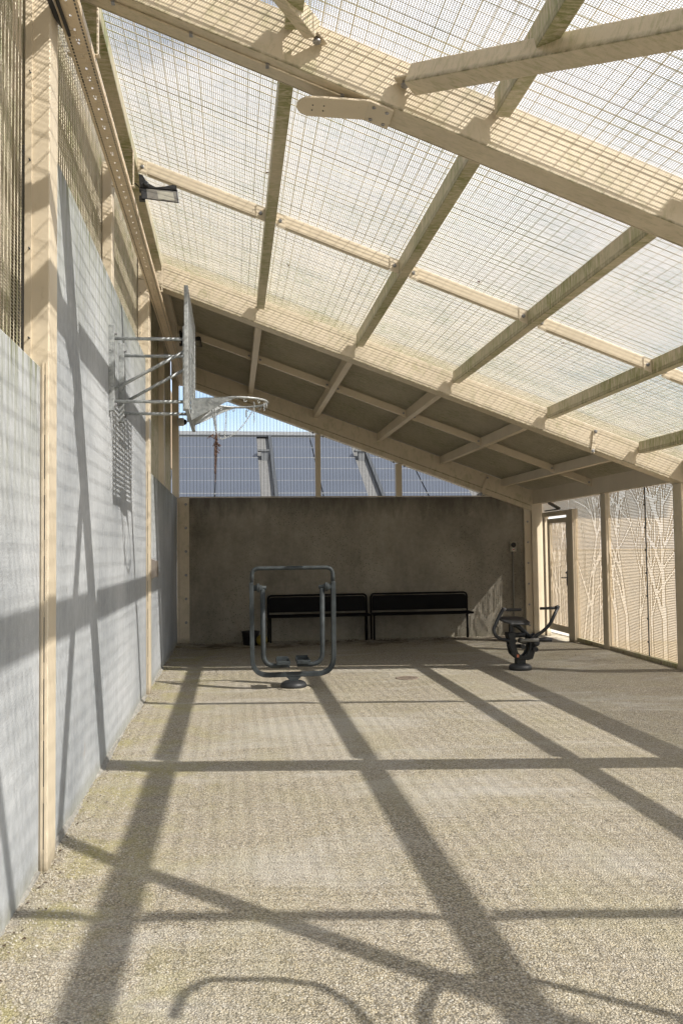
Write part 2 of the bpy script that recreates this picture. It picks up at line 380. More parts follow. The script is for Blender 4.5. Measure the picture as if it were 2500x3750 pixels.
# crossbars half way along each bay
for bi in range(4):
    ym=RY[bi]+2.54 if bi!=2 else 6.745
    for k in range(len(PX)-1):
        x0=PX[k][1]; x1=PX[k+1][0]
        mb=MB(); mb.slab(x0+.075,x1-.075,ym,ym+.055,4.393,4.497)
        o=mb.build('crossbar',M['cream'],SH,bevel=.004)
        for xa,xb,xc in ((x0+.001,x0+.077,x0+.038),(x1-.077,x1-.001,x1-.038)):
            mb=MB(); mb.slab(xa,xb,ym-.006,ym,4.375,4.49); pl=mb.build('end_plate',M['cream'],o,bevel=.002)
            mb=MB(); bolt(mb,(xc,ym-.006,zr(4.43,xc)),'-Y',.011,.02); mb.build('bolt',M['steel'],o)
# wind braces under the front bay, fixed to the second rafter
def brace(p0,p1,w,h):
    p0=Vector(p0);p1=Vector(p1); mb=MB(); n=Vector((SL,0,1)).normalized(); mb.beam(p0,p1,w,h,n); o=mb.build('wind_brace',M['cream_brace'],SH,bevel=.006)
    d=(p1-p0).normalized(); sd=d.cross(n).normalized(); mb=MB(); q=p0-d*.10
    mb.beam(q,p0+d*.10,w*.75,.012,n); g=mb.build('gusset',M['cream'],o,bevel=.002)
    mb=MB(); mb.lathe(p0+d*(-.045)-n*.02,[(.022,-.012),(.022,.0),(.014,.001),(.014,.018)],8); mb.build('bolt',M['steel'],o)
brace((.955,4.155,zr(4.365,.955)),(4.9,-.35,zr(4.365,4.9)),.11,.115)
brace((.43,4.15,zr(4.40,.43)),(-.82,2.80,zr(4.40,-.82)),.075,.09)
# bent lamp bracket plate under the second rafter
def c2(x,c=4.205): return zr(c,x)
mb=MB(); th=.012
P=[(.735,4.225),(.865,4.225),(.865,4.415),(.735,4.415)]
top=[(x,y,c2(x)) for x,y in P]
mb.prism(top,(0,0,-th))
tip=[]
xt,yt=.44,4.325
L_=[(.735,4.225,c2(.735)),(.735,4.415,c2(.735))]
ctrl=[]
for k in range(13):
    a=PI/2+PI*k/12; ctrl.append((xt+.085*math.cos(a)*-1*-1, yt+.095*math.sin(a)))
poly=[(.735,4.415)]+[(xt+.085*math.cos(PI/2+PI*k/12), yt+.095*math.sin(PI/2+PI*k/12)) for k in range(13)]+[(.735,4.225)]
def zt(x): return c2(.735)-.0+ (.735-x)*.02
mb.prism([(x,y,zt(x)) for x,y in poly][::-1],(0,0,-th))
br=mb.build('lamp_bracket',M['cream'],SH,bevel=.002)
for (x,y) in ((.765,4.26),(.835,4.26),(.765,4.38),(.835,4.38)):
    mb=MB(); mb.lathe((x,y,c2(x)-th),[(.011,0),(.011,-.006),(.006,-.009)],10); mb.build('bolt',M['steel'],br)
for (x,y) in ((.44,4.30),(.50,4.30),(.44,4.35),(.50,4.35)):
    mb=MB(); mb.lathe((x,y,zt(x)-th),[(.004,0),(.004,-.004)],8); mb.build('screw',M['dark_metal'],br)
# thin conduit clipped along the second rafter
mb=MB(); mb.tube([(-.88,4.418,zr(4.285,-.88)),(.72,4.418,zr(4.285,.72))],.008,8)
cd=mb.build('conduit',M['cream_some'],SH)
mb=MB(); mb.tube([(-.88,4.30,zr(4.207,-.88)),(.70,4.30,zr(4.207,.70))],.006,8); mb.build('conduit',M['cream_some'],SH)
for x in (-.6,-.2,.2,.6):
    mb=MB(); mb.box(x-.009,x+.009,4.285,4.315,zr(4.197,x),zr(4.213,x)); mb.build('clip',M['steel'],cd)
# knee plates
mb=MB(); x=4.33; mb.beam((x-.09,9.216,zr(4.50,x)-.01),(x-.13,9.216,zr(4.235,x)-.02),.045,.012,(0,1,0)); kp=mb.build('knee_plate',M['cream'],SH,bevel=.002)
for p in ((x-.088,9.21,zr(4.47,x)),(x-.127,9.21,zr(4.24,x))):
    mb=MB(); bolt(mb,p,'-Y',.014,.02); mb.build('bolt',M['steel'],kp)
mb=MB(); mb.beam((4.50,14.19,2.83),(4.375,14.19,2.50),.055,.012,(0,1,0)); kp=mb.build('knee_plate',M['cream'],SH,bevel=.002)
mb=MB(); bolt(mb,(4.37,14.18,2.52),'-Y',.016,.03); bolt(mb,(4.32,14.2,2.505),'-Y',.016,.03); bolt(mb,(4.49,14.18,2.80),'-Y',.012,.01); mb.build('bolt',M['steel'],kp)
# posts, left row
for i,y in enumerate(RY[:4]):
    mb=MB(); mb.box(-1.02,-.899,y,y+.19,0,zr(4.25,-.9)); p=mb.build('post',M['cream'],SH,bevel=.007,seg=3)
    mb=MB(); mb.box(-.934,-.925,y-.0035,y+.0005,0,2.5); mb.box(-.915,-.911,y-.0035,y+.0005,0,2.5); mb.build('joint_strip',M['cream'],p)
    mb=MB()
    for k in range(8): mb.box(-.9195,-.9165,y-.0012,y+.001,.12+k*.3,.34+k*.3)
    mb.build('slot',M['dark_metal'],p)
    mb=MB(); mb.box(-1.017,-.985,y-.012,y+.001,2.49 if i!=2 else 2.49,zr(4.2,-.9)); mb.build('flange',M['cream'],p)
    for k in range(6):
        mb=MB(); bolt(mb,(-.992,y-.012,2.62+k*.45),'-Y',.003,.02); mb.build('screw',M['dark_metal'],p)
for i,y in enumerate([-3.2,1.72,6.70,11.74]):
    z0=2.48 if i!=2 else 3.70
    mb=MB(); mb.box(-1.02,-.943,y,y+.13,z0,zr(4.37,-.9)); mb.build('post',M['cream'],SH,bevel=.006)
# corner posts of the end bay
mb=MB(); mb.box(-1.01,-.895,14.232,14.31,2.477,zr(4.15,-.9)); mb.build('post',M['cream'],SH,bevel=.005)
mb=MB(); mb.box(-.933,-.73,14.255,14.305,0,2.472); p=mb.build('post',M['cream_some'],SH,bevel=.004)
for k in range(6):
    mb=MB(); bolt(mb,(-.785,14.255,2.36-k*.40),'-Y',.016,.018); mb.build('bolt',M['steel'],p)
mb=MB(); mb.box(-.9015,-.8985,14.2535,14.256,.1,2.4); mb.build('slot',M['dark_metal'],p)
mb=MB(); mb.box(5.175,5.298,14.255,14.305,0,2.30); p=mb.build('post',M['cream'],SH,bevel=.004)
for k in range(6):
    mb=MB(); bolt(mb,(5.235,14.255,2.02-k*.37),'-Y',.013,.016); mb.build('bolt',M['steel'],p)
mb=MB(); mb.box(5.302,5.50,14.225,14.40,0,2.62); mb.build('post',M['cream'],SH,bevel=.006)
# right row
for y in RY[:4]:
    mb=MB(); mb.box(5.30,5.42,y-.003,y+.20,0,zr(4.30,5.3)); mb.build('post',M['cream_some'],SH,bevel=.007,seg=3)
# gable mullions above the end wall
for x0,x1 in ((1.436,1.527),(2.855,2.962)):
    mb=MB(); mb.box(x0,x1,14.262,14.35,2.474,zr(4.13,x1)-.002); mu=mb.build('mullion',M['cream'],SH,bevel=.004)
    for x in (x0-.045,x1+.045):
        mb=MB(); bolt(mb,(x,14.25,zr(4.10,x)),'-Y',.012,.03); mb.build('bolt',M['steel'],mu)
mb=MB(); mb.box(-.89,4.6,14.30,14.33,2.476,2.492); mb.build('sill_rail',M['cream'],SH)

# ---- wire mesh roof (two welded layers)
uX=np.array([1,0,-SL])/math.hypot(1,SL); nR=np.array([SL,0,1])/math.hypot(1,SL)
def segs(a,b,n):
    t=np.linspace(a,b,n+1); return list(zip(t[:-1],t[1:]))
def roof_mesh(y0,y1):
    mb=MB(); X0,X1=-1.03,5.47
    def alongY(c,pitch,r):
        xs_=np.arange(X0,X1,pitch); P0=[];P1=[]
        for a,b in segs(y0,y1,5):
            for x in xs_:
                j=rng.normal(0,.0005); P0.append((x+j,a,zr(c,x))); P1.append((x+j,b,zr(c,x)))
        mb.wires(P0,P1,uX,nR,r)
    def alongX(c,pitch,r):
        ys_=np.arange(y0+.004,y1,pitch); P0=[];P1=[]
        for a,b in segs(X0,X1,6):
            for y in ys_: P0.append((a,y,zr(c,a))); P1.append((b,y,zr(c,b)))
        mb.wires(P0,P1,(0,1,0),nR,r)
    alongY(4.5085,.0127,.00175); alongX(4.5045,.0762,.0024)
    alongX(4.548,.0132,.00175); alongY(4.552,.0762,.0024)
    return mb.build('roof_mesh',M['mesh'],SH)
for a,b in ((-5.8,-.68),(-.68,4.32),(4.32,9.32),(9.32,14.42)): roof_mesh(a,b)
# solid sheet over the end bay
mb=MB(); mb.slab(-1.35,5.9,9.40,15.0,4.62,4.66); mb.build('roof_sheet',M['roof_under'],SH)
# left side screens (two layers each)
def side_mesh(y0,y1,z0):
    mb=MB(); zt=zr(4.50,-1.05)
    for xx,pv,ph in ((-1.028,.061,.0172),(-1.085,.0172,.061)):
        ys_=np.arange(y0,y1,pv); P0=[];P1=[]
        for a,b in segs(z0,zt,2):
            for y in ys_: P0.append((xx,y,a));P1.append((xx,y,b))
        mb.wires(P0,P1,(1,0,0),(0,1,0),.0025)
        zs=np.arange(z0+.003,zt,ph); P0=[];P1=[]
        for a,b in segs(y0,y1,4):
            for z in zs: P0.append((xx-.0035,a,z));P1.append((xx-.0035,b,z))
        mb.wires(P0,P1,(1,0,0),(0,0,1),.0025)
    mb.box(-1.04,-1.02,y0,y1,z0-.003,z0+.022)
    return mb.build('side_mesh',M['mesh'],SH)
side_mesh(-5.5,-.8,2.48); side_mesh(-.57,4.225,2.48); side_mesh(4.43,9.225,3.703); side_mesh(9.43,14.2,2.48)
# brown boarding behind the side screens
for y0,y1,z0,z1 in ((-5.5,6.2,2.50,5.0),(6.21,9.3,3.2,5.0),(9.31,18.5,3.35,5.0)):
    mb=MB(); y=y0
    while y<y1: mb.box(-1.31,-1.285,y,min(y+.13,y1),z0,z1); y+=.137
    mb.build('side_boarding',M['board'],SH)
# gable screen
def gable(y):
    mb=MB(); P0=[];P1=[]
    for x in np.arange(-.89,4.62,.0575):
        zt=zr(4.3,x)
        if zt>2.49: P0.append((x,y,2.477));P1.append((x,y,zt))
    mb.wires(P0,P1,(1,0,0),(0,1,0),.0023); P0=[];P1=[]
    for z in np.arange(2.482,4.55,.0172):
        xe=(4.3-z)/SL
        for a,b in segs(-.89,min(xe,4.7),4): P0.append((a,y+.004,z));P1.append((b,y+.004,z))
    mb.wires(P0,P1,(0,1,0),(0,0,1),.0022); return mb.build('gable_mesh',M['gable_wire'],SH)
gable(14.37)
# dry leaves caught on the mesh
for x,y in ((.28,6.15),(2.05,6.6),(3.02,7.2),(3.9,8.0),(.55,7.9)):
    mb=MB()
    for k in range(3):
        a=random.random()*6.28; xx,yy=x+random.uniform(-.01,.01),y+random.uniform(-.01,.01); z=zr(4.515,xx)
        mb.prism([(xx+.02*math.cos(a),yy+.02*math.sin(a),z),(xx+.011*math.cos(a+2),yy+.011*math.sin(a+2),z+.004),(xx+.011*math.cos(a+4),yy+.011*math.sin(a+4),z)],(0,0,.0012))
    tag(mb.build('dry_leaf',M['leaf']),'small brown dry leaf caught on the wire mesh roof','leaf','dry leaves caught on the roof mesh')

# ------------------------------------------------------------------ perforated wall (right)
def wx(y): return 5.335+(y-9.43)*.0335
def tree_mask(nu,nv,pu,pv,seed,trunks):
    R=random.Random(seed); m=np.zeros((nv,nu)); U=np.arange(nu)*pu; V=np.arange(nv)*pv
    UU,VV=np.meshgrid(U,V)
    def line(a,b,w0,w1):
        ax,ay=a;bx,by=b; dx,dy=bx-ax,by-ay; L=max(dx*dx+dy*dy,1e-6)
        t=np.clip(((UU-ax)*dx+(VV-ay)*dy)/L,0,1); d=np.hypot(UU-ax-t*dx,VV-ay-t*dy); m[d<np.maximum((w0+(w1-w0)*t)/2,.016)]=1
    def branch(a,ang,ln,w,dep):
        p=a
        for k in range(3):
            ang+=R.gauss(0,.10); q=(p[0]+math.sin(ang)*ln/3,p[1]+math.cos(ang)*ln/3); line(p,q,w*(1-.22*k),w*(1-.22*(k+1))); p=q
            if dep>0 and R.random()<.95: branch(p,ang+R.choice((-1,1))*R.uniform(.35,.62),ln*R.uniform(.55,.8),w*.6,dep-1)
        if dep>0:
            branch(p,ang+.3,ln*.6,w*.4,dep-1); branch(p,ang-.32,ln*.55,w*.4,dep-1)
    for x,w in trunks: branch((x,-.1),R.gauss(0,.04),1.75,w*1.1,2)
    return m
def perf_sheet(name,parent,ya,yb,z0,z1,pitch,seed,trunks,mat,xoff=0.):
    nu=int((yb-ya)/pitch); nv=int((z1-z0)/pitch*1.0); pu=(yb-ya)/nu; pv=(z1-z0)/nv
    m=tree_mask(nu,nv,pu,pv,seed,trunks)
    V=[];F=[]
    jj,ii=np.meshgrid(np.arange(nv+1),np.arange(nu+1),indexing='ij')
    # corner grid, every other row shifted for a staggered pattern
    y=ya+ii*pu; z=z0+jj*pv
    C=np.stack([wx(y)+xoff,y,z],-1).reshape(-1,3)
    cj,ci=np.meshgrid(np.arange(nv),np.arange(nu),indexing='ij')
    open_=np.where(m>0,.365,.315)+rng.normal(0,.008,m.shape); stag=((cj%2)-.5)*.0
    hy=ya+(ci+.5)*pu; hz=z0+(cj+.5)*pv
    rr=open_; ry=rr*pu; rz=rr*pv
    edge=(m<=0)&((np.roll(m,1,1)>0)|(np.roll(m,-1,1)>0)); ry=np.where(edge,ry*.45,ry)
    H=[]
    for dy,dz in ((-1,-1),(1,-1),(1,1),(-1,1)):
        yy=hy+dy*ry; zz=hz+dz*rz; H.append(np.stack([wx(yy)+xoff,yy,zz],-1))
    H=np.stack(H,2).reshape(-1,3)
    n0=len(C); W=nu+1
    a=(cj*W+ci).ravel(); c=[a,a+1,a+W+1,a+W]; hb=n0+np.arange(nu*nv)*4; h=[hb,hb+1,hb+2,hb+3]
    Fq=np.concatenate([np.stack([c[k],c[(k+1)%4],h[(k+1)%4],h[k]],-1) for k in range(4)])
    H2=H+np.array([.0036,0,0]); h2=[hb+4*nu*nv+k for k in range(4)]          # depth of the pressed sheet: the walls of each hole
    Fw=np.concatenate([np.stack([h[k],h[(k+1)%4],h2[(k+1)%4],h2[k]],-1) for k in range(4)])
    Fq=np.concatenate([Fq,Fw])
    mb=MB(); mb.v=np.concatenate([C,H,H2]).tolist(); mb.f=Fq.tolist(); mb.sm=[False]*len(Fq)
    o=mb.build(name,mat,parent)
    return o
PW=thing('perforated_wall',(5.42,11.8,0),'cream perforated metal side wall with tree patterns punched through its sheets','wall')
def wbox(mb,ya,yb,xa,xb,z0,z1):   # box following the wall line, xa..xb offsets from it
    mb.hexa([(wx(ya)+xa,ya,z0),(wx(ya)+xb,ya,z0),(wx(yb)+xb,yb,z0),(wx(yb)+xa,yb,z0),(wx(ya)+xa,ya,z1),(wx(ya)+xb,ya,z1),(wx(yb)+xb,yb,z1),(wx(yb)+xa,yb,z1)]); return mb
perf_sheet('perforated_sheet',PW,9.43,10.28,.10,2.38,.0205,11,[(.42,.11),(.75,.05)],M['perf'],.035)
perf_sheet('perforated_sheet',PW,10.285,11.46,.10,2.38,.0205,23,[(.25,.06),(.62,.10),(.98,.09)],M['perf'],.035)
perf_sheet('perforated_sheet',PW,11.60,12.74,.10,2.38,.0205,35,[(.3,.06),(.62,.11),(.9,.07)],M['perf'],.035)
perf_sheet('perforated_sheet',PW,12.745,14.44,2.15,2.38,.0205,35,[(.3,.06)],M['perf'],.035)
wbox(MB(),9.43,11.46,0,.05,.035,.115).build('bottom_rail',M['cream_algae'],PW,bevel=.004)
wbox(MB(),11.60,12.70,0,.05,.035,.105).build('bottom_rail',M['cream_algae'],PW,bevel=.004)
wbox(MB(),9.43,14.2,.0,.06,2.335,2.375).build('top_rail',M['cream'],PW,bevel=.004)
wbox(MB(),11.45,11.62,-.02,.06,.0,2.335).build('wall_post',M['cream'],PW,bevel=.006)
wbox(MB(),12.72,12.98,-.03,.07,.0,2.17).build('door_post',M['cream'],PW,bevel=.006)
wbox(MB(),10.276,10.290,.022,.034,.10,2.335).build('joint_strip',M['dark_metal'],PW)
for k in range(7):
    mb=MB(); bolt(mb,(wx(10.283)+.022,10.283,.3+k*.3),'-X',.010,.012); mb.build('screw',M['dark_metal'],PW)
for yy in (9.9,11.0,12.1):
    mb=MB(); bolt(mb,(wx(yy),yy,.075),'-X',.012,.02); mb.build('bolt',M['rust'],PW)
wbox(MB(),12.98,14.16,-.03,.07,2.09,2.17).build('door_lintel',M['cream'],PW,bevel=.005)
mb=MB(); wbox(mb,14.02,14.14,-.03,.05,0,2.09); mb.build('door_jamb',M['cream'],PW,bevel=.006)
# the door
DR=MB(); wbox(DR,13.0,13.98,.0,.045,1.97,2.05); wbox(DR,13.0,13.98,.0,.045,.13,.24); wbox(DR,13.0,13.08,.0,.045,.24,1.97); wbox(DR,13.86,13.98,.0,.045,.24,1.97)
dr=DR.build('door',M['cream'],PW,bevel=.004)
perf_sheet('perforated_sheet',dr,13.08,13.86,.24,1.97,.0205,51,[(.15,.05),(.38,.08),(.55,.09),(.7,.05)],M['perf'],.025)
hd=MB(); yh=13.05; hd.box(wx(yh)-.012,wx(yh)-.001,yh-.02,yh+.02,.92,1.16); hd.tube(arc([(wx(yh)-.01,yh,1.05),(wx(yh)-.05,yh,1.05),(wx(yh)-.05,yh+.13,1.05)],.015),.009,8); hd.lathe((wx(yh)-.012,yh,1.13),[(.012,0),(.012,-.02)],10,'X')
hd.build('handle',M['dark_metal'],dr)
cl=MB(); cl.beam((wx(13.4)-.02,13.30,2.20),(wx(13.8)-.03,13.78,2.33),.03,.045); cl.beam((wx(13.4)-.02,13.30,2.20),(wx(13.8)-.06,13.9,2.19),.012,.018); cl.build('door_closer',M['conduit'],dr)
# second bay wall, nearer than the court's edge of view
PW2=thing('perforated_wall',(5.33,6.8,0),'cream perforated metal wall bay nearest the camera, just past the right post','wall')
perf_sheet('perforated_sheet',PW2,4.45,9.20,.10,2.38,.0168,71,[(.5,.1),(1.2,.08),(2.0,.11),(2.9,.08),(3.7,.1),(4.4,.08)],M['perf'],.055)
wbox(MB(),4.45,9.22,.02,.07,.035,.115).build('bottom_rail',M['cream_algae'],PW2,bevel=.004)
wbox(MB(),4.45,9.22,.02,.08,2.33,2.375).build('top_rail',M['cream'],PW2,bevel=.004)

# ------------------------------------------------------------------ cable tray on the left
CT=thing('cable_tray',(-.81,4,4.3),'long perforated cream cable tray running under the roof edge at the left','cable tray')
def tray(y0,y1,z,name='tray_section'):
    mb=MB(); x0=-.873; w=.118
    xs_=[0,.013,.023,.05,.055,.065,.070,.095,.105,w]; slots={1:0,7:0}
    y=y0; k=0; dy=.03
    while y<y1-1e-6:
        ya,yb=y,min(y+.021,y1); yc=min(y+dy,y1)
        for i in range(9):
            a=x0+xs_[i];b_=x0+xs_[i+1]
            hole=i in (1,7) or (i==4 and k%4==2) or (i in (3,5) and k%12==5)
            if not hole: mb.add([(a,ya,z),(b_,ya,z),(b_,yb,z),(a,yb,z)],[(0,1,2,3)])
            mb.add([(a,yb,z),(b_,yb,z),(b_,yc,z),(a,yc,z)],[(0,1,2,3)])
        y+=dy;k+=1
    # sides, the right one with a row of slots as well
    for xx in (x0,x0+w):
        y=y0
        while y<y1-1e-6:
            ya,yb,yc=y,min(y+.021,y1),min(y+dy,y1)
            for z0,z1,hol in ((0,.016,0),(.016,.023,1),(.023,.042,0)):
                if not hol: mb.add([(xx,ya,z+z0),(xx,yb,z+z0),(xx,yb,z+z1),(xx,ya,z+z1)],[(0,1,2,3)])
                mb.add([(xx,yb,z+z0),(xx,yc,z+z0),(xx,yc,z+z1),(xx,yb,z+z1)],[(0,1,2,3)])
            y+=dy
    o=mb.build(name,M['cream_tray'],CT); so=o.modifiers.new('s','SOLIDIFY'); so.thickness=.0015; return o
M['cream_tray']=cream('cream_tray_paint',.12,(.64,.52,.37))
for a,b in ((2.9,4.895),(4.90,7.9),(7.905,10.9),(10.905,13.95)): tray(a,b,4.33)
mb=MB(); mb.tube([(-.84,2.9,4.345),(-.845,8,4.347),(-.84,13.9,4.345)],.011,8); mb.tube([(-.80,2.9,4.34),(-.795,7,4.342),(-.80,13.9,4.34)],.006,8); mb.build('cable',M['black_plastic'],CT)
mb=MB(); mb.box(-.862,-.846,2.9,13.9,4.338,4.350); mb.build('slot_shade_strip',M['black_plastic'],CT)  # black strip added behind the left slot row so the slots look dark
mb=MB(); mb.box(-.780,-.764,2.9,13.9,4.338,4.350); mb.build('slot_shade_strip',M['conduit'],CT)  # grey strip added behind the right slot row to dim its slots
for y in (4.7,6.4,9.0,11.4,13.4):
    mb=MB(); mb.box(-.905,-.73,y,y+.035,4.374,4.380); mb.box(-.745,-.737,y,y+.035,4.38,zr(4.40,-.74)); mb.build('hanger',M['cream'],CT)
mb=MB(); mb.tube([(-.893,2.9,4.30),(-.893,4.0,4.31),(-.888,4.30,4.33),(-.88,4.43,4.36)],.014,8); mb.build('black_cable',M['black_plastic'],CT)
mb=MB(); mb.tube([(-.855,3.6,4.318),(-.852,4.2,4.316),(-.848,4.45,4.322)],.010,8); mb.build('black_cable',M['black_plastic'],CT)

# ------------------------------------------------------------------ floodlights
def flood(loc,label,scale=1.,cable=True):
    t=thing('floodlight',loc,label,'floodlight','floodlights under the roof edge')
    X,Y,Z=loc
    def P(x,y,z): return (X+x*scale,Y+y*scale,Z+z*scale)
    # glass face towards the camera and floor
    a=[P(-.14,0,.06),P(.145,0,.045),P(.160,-.03,-.065),P(-.130,-.03,-.04)]
    mb=MB(); mb.prism(a,(0,.055*scale,.02*scale)); h=mb.build('housing',M['black_plastic'],t,bevel=.004)
    def ins(p,q,u,v): 
        A,B,C,D=[Vector(k) for k in a]; return (A*(1-u)+B*u)*(1-v)+(D*(1-u)+C*u)*v
    g=[ins(0,0,u,v)+Vector((0,-.004,-.002)) for u,v in ((.16,.07),(.97,.07),(.97,.93),(.16,.93))]
    mb=MB(); mb.prism(g,(0,.003,0)); mb.build('glass',M['glass'],t)
    g=[ins(0,0,u,v)+Vector((0,-.006,-.003)) for u,v in ((.44,.16),(.88,.16),(.90,.84),(.46,.84))]
    mb=MB(); mb.prism(g,(0,.0015,0)); mb.build('reflector',M['reflector'],t,bevel=0)
    mb=MB(); top=[(-.155,.17),(-.125,.165),(-.085,.10),(-.02,.068),(.05,.078),(.11,.095),(.14,.088),(.147,.05),(-.145,.06),(-.15,.11)]
    mb.prism([P(x,-.004,z) for x,z in top],(0,.05*scale,0)); mb.build('bracket',M['black_plastic'],t,bevel=.003)
    mb=MB(); mb.lathe(P(-.098,-.004,.085),[(.024,0),(.024,-.012),(.012,-.014),(.012,-.02)],14,'Y'); mb.build('knob',M['rubber'],t)
    mb=MB(); mb.box(X-.150*scale,X-.105*scale,Y-.012,Y+.03,Z-.045*scale,Z-.01*scale); mb.box(X-.150*scale,X-.115*scale,Y-.008,Y+.03,Z+.03*scale,Z+.05*scale); mb.build('hinge',M['rubber'],t)
    if cable:
        mb=MB(); mb.tube(arc([P(-.15,.03,.07),P(-.19,.03,.115),P(-.215,.03,.07),P(-.235,.03,.02)],.03),.0045,8); mb.build('cable',M['black_plastic'],t)
    return t
flood((-.567,6.6,4.393),'black floodlight with glass front beside the first crossbar, above the hoop')
flood((-.565,11.6,4.47),'black floodlight half hidden behind the basketball backboard',1.0,False)

# ------------------------------------------------------------------ basketball hoop
HP=thing('basketball_hoop',(-.93,6.8,2.65),'galvanised basketball hoop with grated backboard on the tall concrete wall','basketball hoop')
gv=M['galv']
for y in (6.485,7.06):
    mb=MB(); mb.box(-.935,-.895,y,y+.055,2.645,3.315); r=mb.build('wall_rail',gv,HP,bevel=.003)
    for z in (2.69,2.70+.0,3.25):
        mb=MB(); bolt(mb,(-.895,y+.028,z),'X',.009,.018); mb.build('bolt',M['steel'],r)
for y in (6.515,7.09):
    for pts in ([(-.90,y,3.213),(-.372,y,3.217)],[(-.90,y,2.722),(-.372,y,2.722)],[(-.90,y,2.812),(-.372,y,3.118)]):
        MB().tube(pts,.0128,12).build('support_arm',gv,HP)
for y in (6.49,7.065):
    mb=MB(); mb.box(-.376,-.356,y,y+.045,2.655,3.315); mb.build('back_rail',gv,HP,bevel=.002)
bb=MB(); x0,x1=-.356,-.326; Y0,Y1,Z0,Z1=6.33,7.56,2.635,3.59
bb.box(x0,x1,Y0,Y0+.035,Z0,Z1); bb.box(x0,x1,Y1-.035,Y1,Z0,Z1); bb.box(x0,x1,Y0+.035,Y1-.035,Z0,Z0+.03); bb.box(x0,x1,Y0+.035,Y1-.035,Z1-.03,Z1)
board=bb.build('backboard',gv,HP,bevel=.002)
mb=MB(); z=Z0+.052
while z<Z1-.035: mb.box(x1-.008,x1-.003,Y0+.034,Y1-.034,z,z+.020); z+=.0425
for y in np.linspace(Y0+.2,Y1-.2,5): mb.box(x1-.012,x1-.0085,y,y+.014,Z0+.03,Z1-.03)
mb.build('slats',gv,board)
mb=MB(); 
for a in (0,1):   # target rectangle
    mb.box(x1-.001,x1+.004,6.66+a*.53,6.68+a*.53,2.83,3.2)
mb.box(x1-.001,x1+.004,6.68,7.19,3.18,3.2); mb.build('target_frame',gv,board)
rc=Vector((.062,6.945,2.80)); rr_=.236
RG=MB().tube([rc+Vector((math.cos(a)*rr_,math.sin(a)*rr_,0)) for a in np.linspace(0,2*PI,49)[:-1]],.0095,10,closed=True).build('rim',gv,HP)
for sgn in (-1,1):
    yb=6.945+sgn*.165; a0=(x1+.001,yb,2.798); mb=MB()
    tipx=rc.x-.02; tipy=6.945+sgn*.236
    mb.prism([(x1+.001,yb,2.625),(x1+.001,yb,2.80),(tipx-.12,tipy-sgn*.02,2.806),(tipx,tipy,2.806),(tipx,tipy,2.797),(tipx-.10,tipy-sgn*.02,2.757),(x1+.06,yb,2.648)],(0,sgn*.004,0)); mb.build('bracket_plate',gv,HP)
mb=MB(); mb.box(x1+.001,x1+.007,6.76,7.13,2.62,2.81); mb.build('mount_plate',gv,HP)
mb=MB(); mb.prism([(x1+.006,6.782,2.63),(x1+.006,7.108,2.63),(-.16,7.05,2.765),(-.16,6.84,2.765)],(0,0,.004)); mb.build('gusset_plate',gv,HP)
# net hooks and torn chain net
hooks=MB()
for k in range(12):
    a=2*PI*k/12+.2; p=rc+Vector((math.cos(a)*rr_,math.sin(a)*rr_,-.008)); t=Vector((-math.sin(a),math.cos(a),0))*.010
    hooks.tube(arc([p-t,p-t+Vector((0,0,-.026)),p+t+Vector((0,0,-.026)),p+t+Vector((0,0,-.012))],.01,4),.0028,6)
hooks.build('net_hooks',gv,RG)
def chain(ch,pts,l=.024):
    mb=MB()
    P=[Vector(p) for p in pts]; out=[];acc=0
    seg=[(P[i],P[i+1]) for i in range(len(P)-1)]
    k=0
    for a,b in seg:
        d=(b-a); n=max(1,int(d.length/(l*.72)))
        for i in range(n):
            c=a+d*((i+.5)/n); t=d.normalized(); u=t.orthogonal().normalized(); w=t.cross(u)
            if k%2: u,w=w,-u
            mb.tube([c+t*(l/2)*math.cos(q)+u*(l*.27)*math.sin(q) for q in np.linspace(0,2*PI,9)[:-1]],.0021,5,closed=True); k+=1
    mb.build('chain',ch.m,HP)
def hang(a,b,sag,n=7):
    a=Vector(a);b=Vector(b); return [a.lerp(b,i/n)+Vector((0,0,-sag*4*(i/n)*(1-i/n))) for i in range(n+1)]
def rimp(deg): a=math.radians(deg); return rc+Vector((math.cos(a)*rr_,math.sin(a)*rr_,-.03))
knot=Vector((-.128,6.93,2.53))
class CH:
    def __init__(s,m): s.m=m
c1=CH(gv)
for dg in (172,190,208,150): chain(c1,hang(rimp(dg),knot,.0))
chain(c1,hang(rimp(118),(-.06,6.95,2.50),.03)); chain(c1,hang((-.06,6.95,2.50),knot,.02)); chain(c1,hang(rimp(60),(-.06,6.95,2.50),.05)); chain(c1,hang(rimp(300),rimp(300)+Vector((-.0,0,-.17)),0)); chain(c1,hang(rimp(330),rimp(330)+Vector((0,0,-.05)),0)); chain(c1,hang(rimp(75),rimp(75)+Vector((0.0,0,-.05)),0))
c2_=CH(M['rust_chain'])
for i in range(4):
    o=Vector((random.uniform(-.012,.012),random.uniform(-.02,.02),0)); L=(.40,.33,.25,.18)[i]
    chain(c2_,[knot+o*.4,knot+o+Vector((-.008,0,-L*.4)),knot+o*.7+Vector((-.012,0,-L))],.024)
for i in range(14):
    o=Vector((random.gauss(0,.014),random.gauss(0,.014),random.uniform(-.13,.01))); chain(c2_,[knot+o,knot+o+Vector((random.gauss(0,.02),random.gauss(0,.02),-.03))])

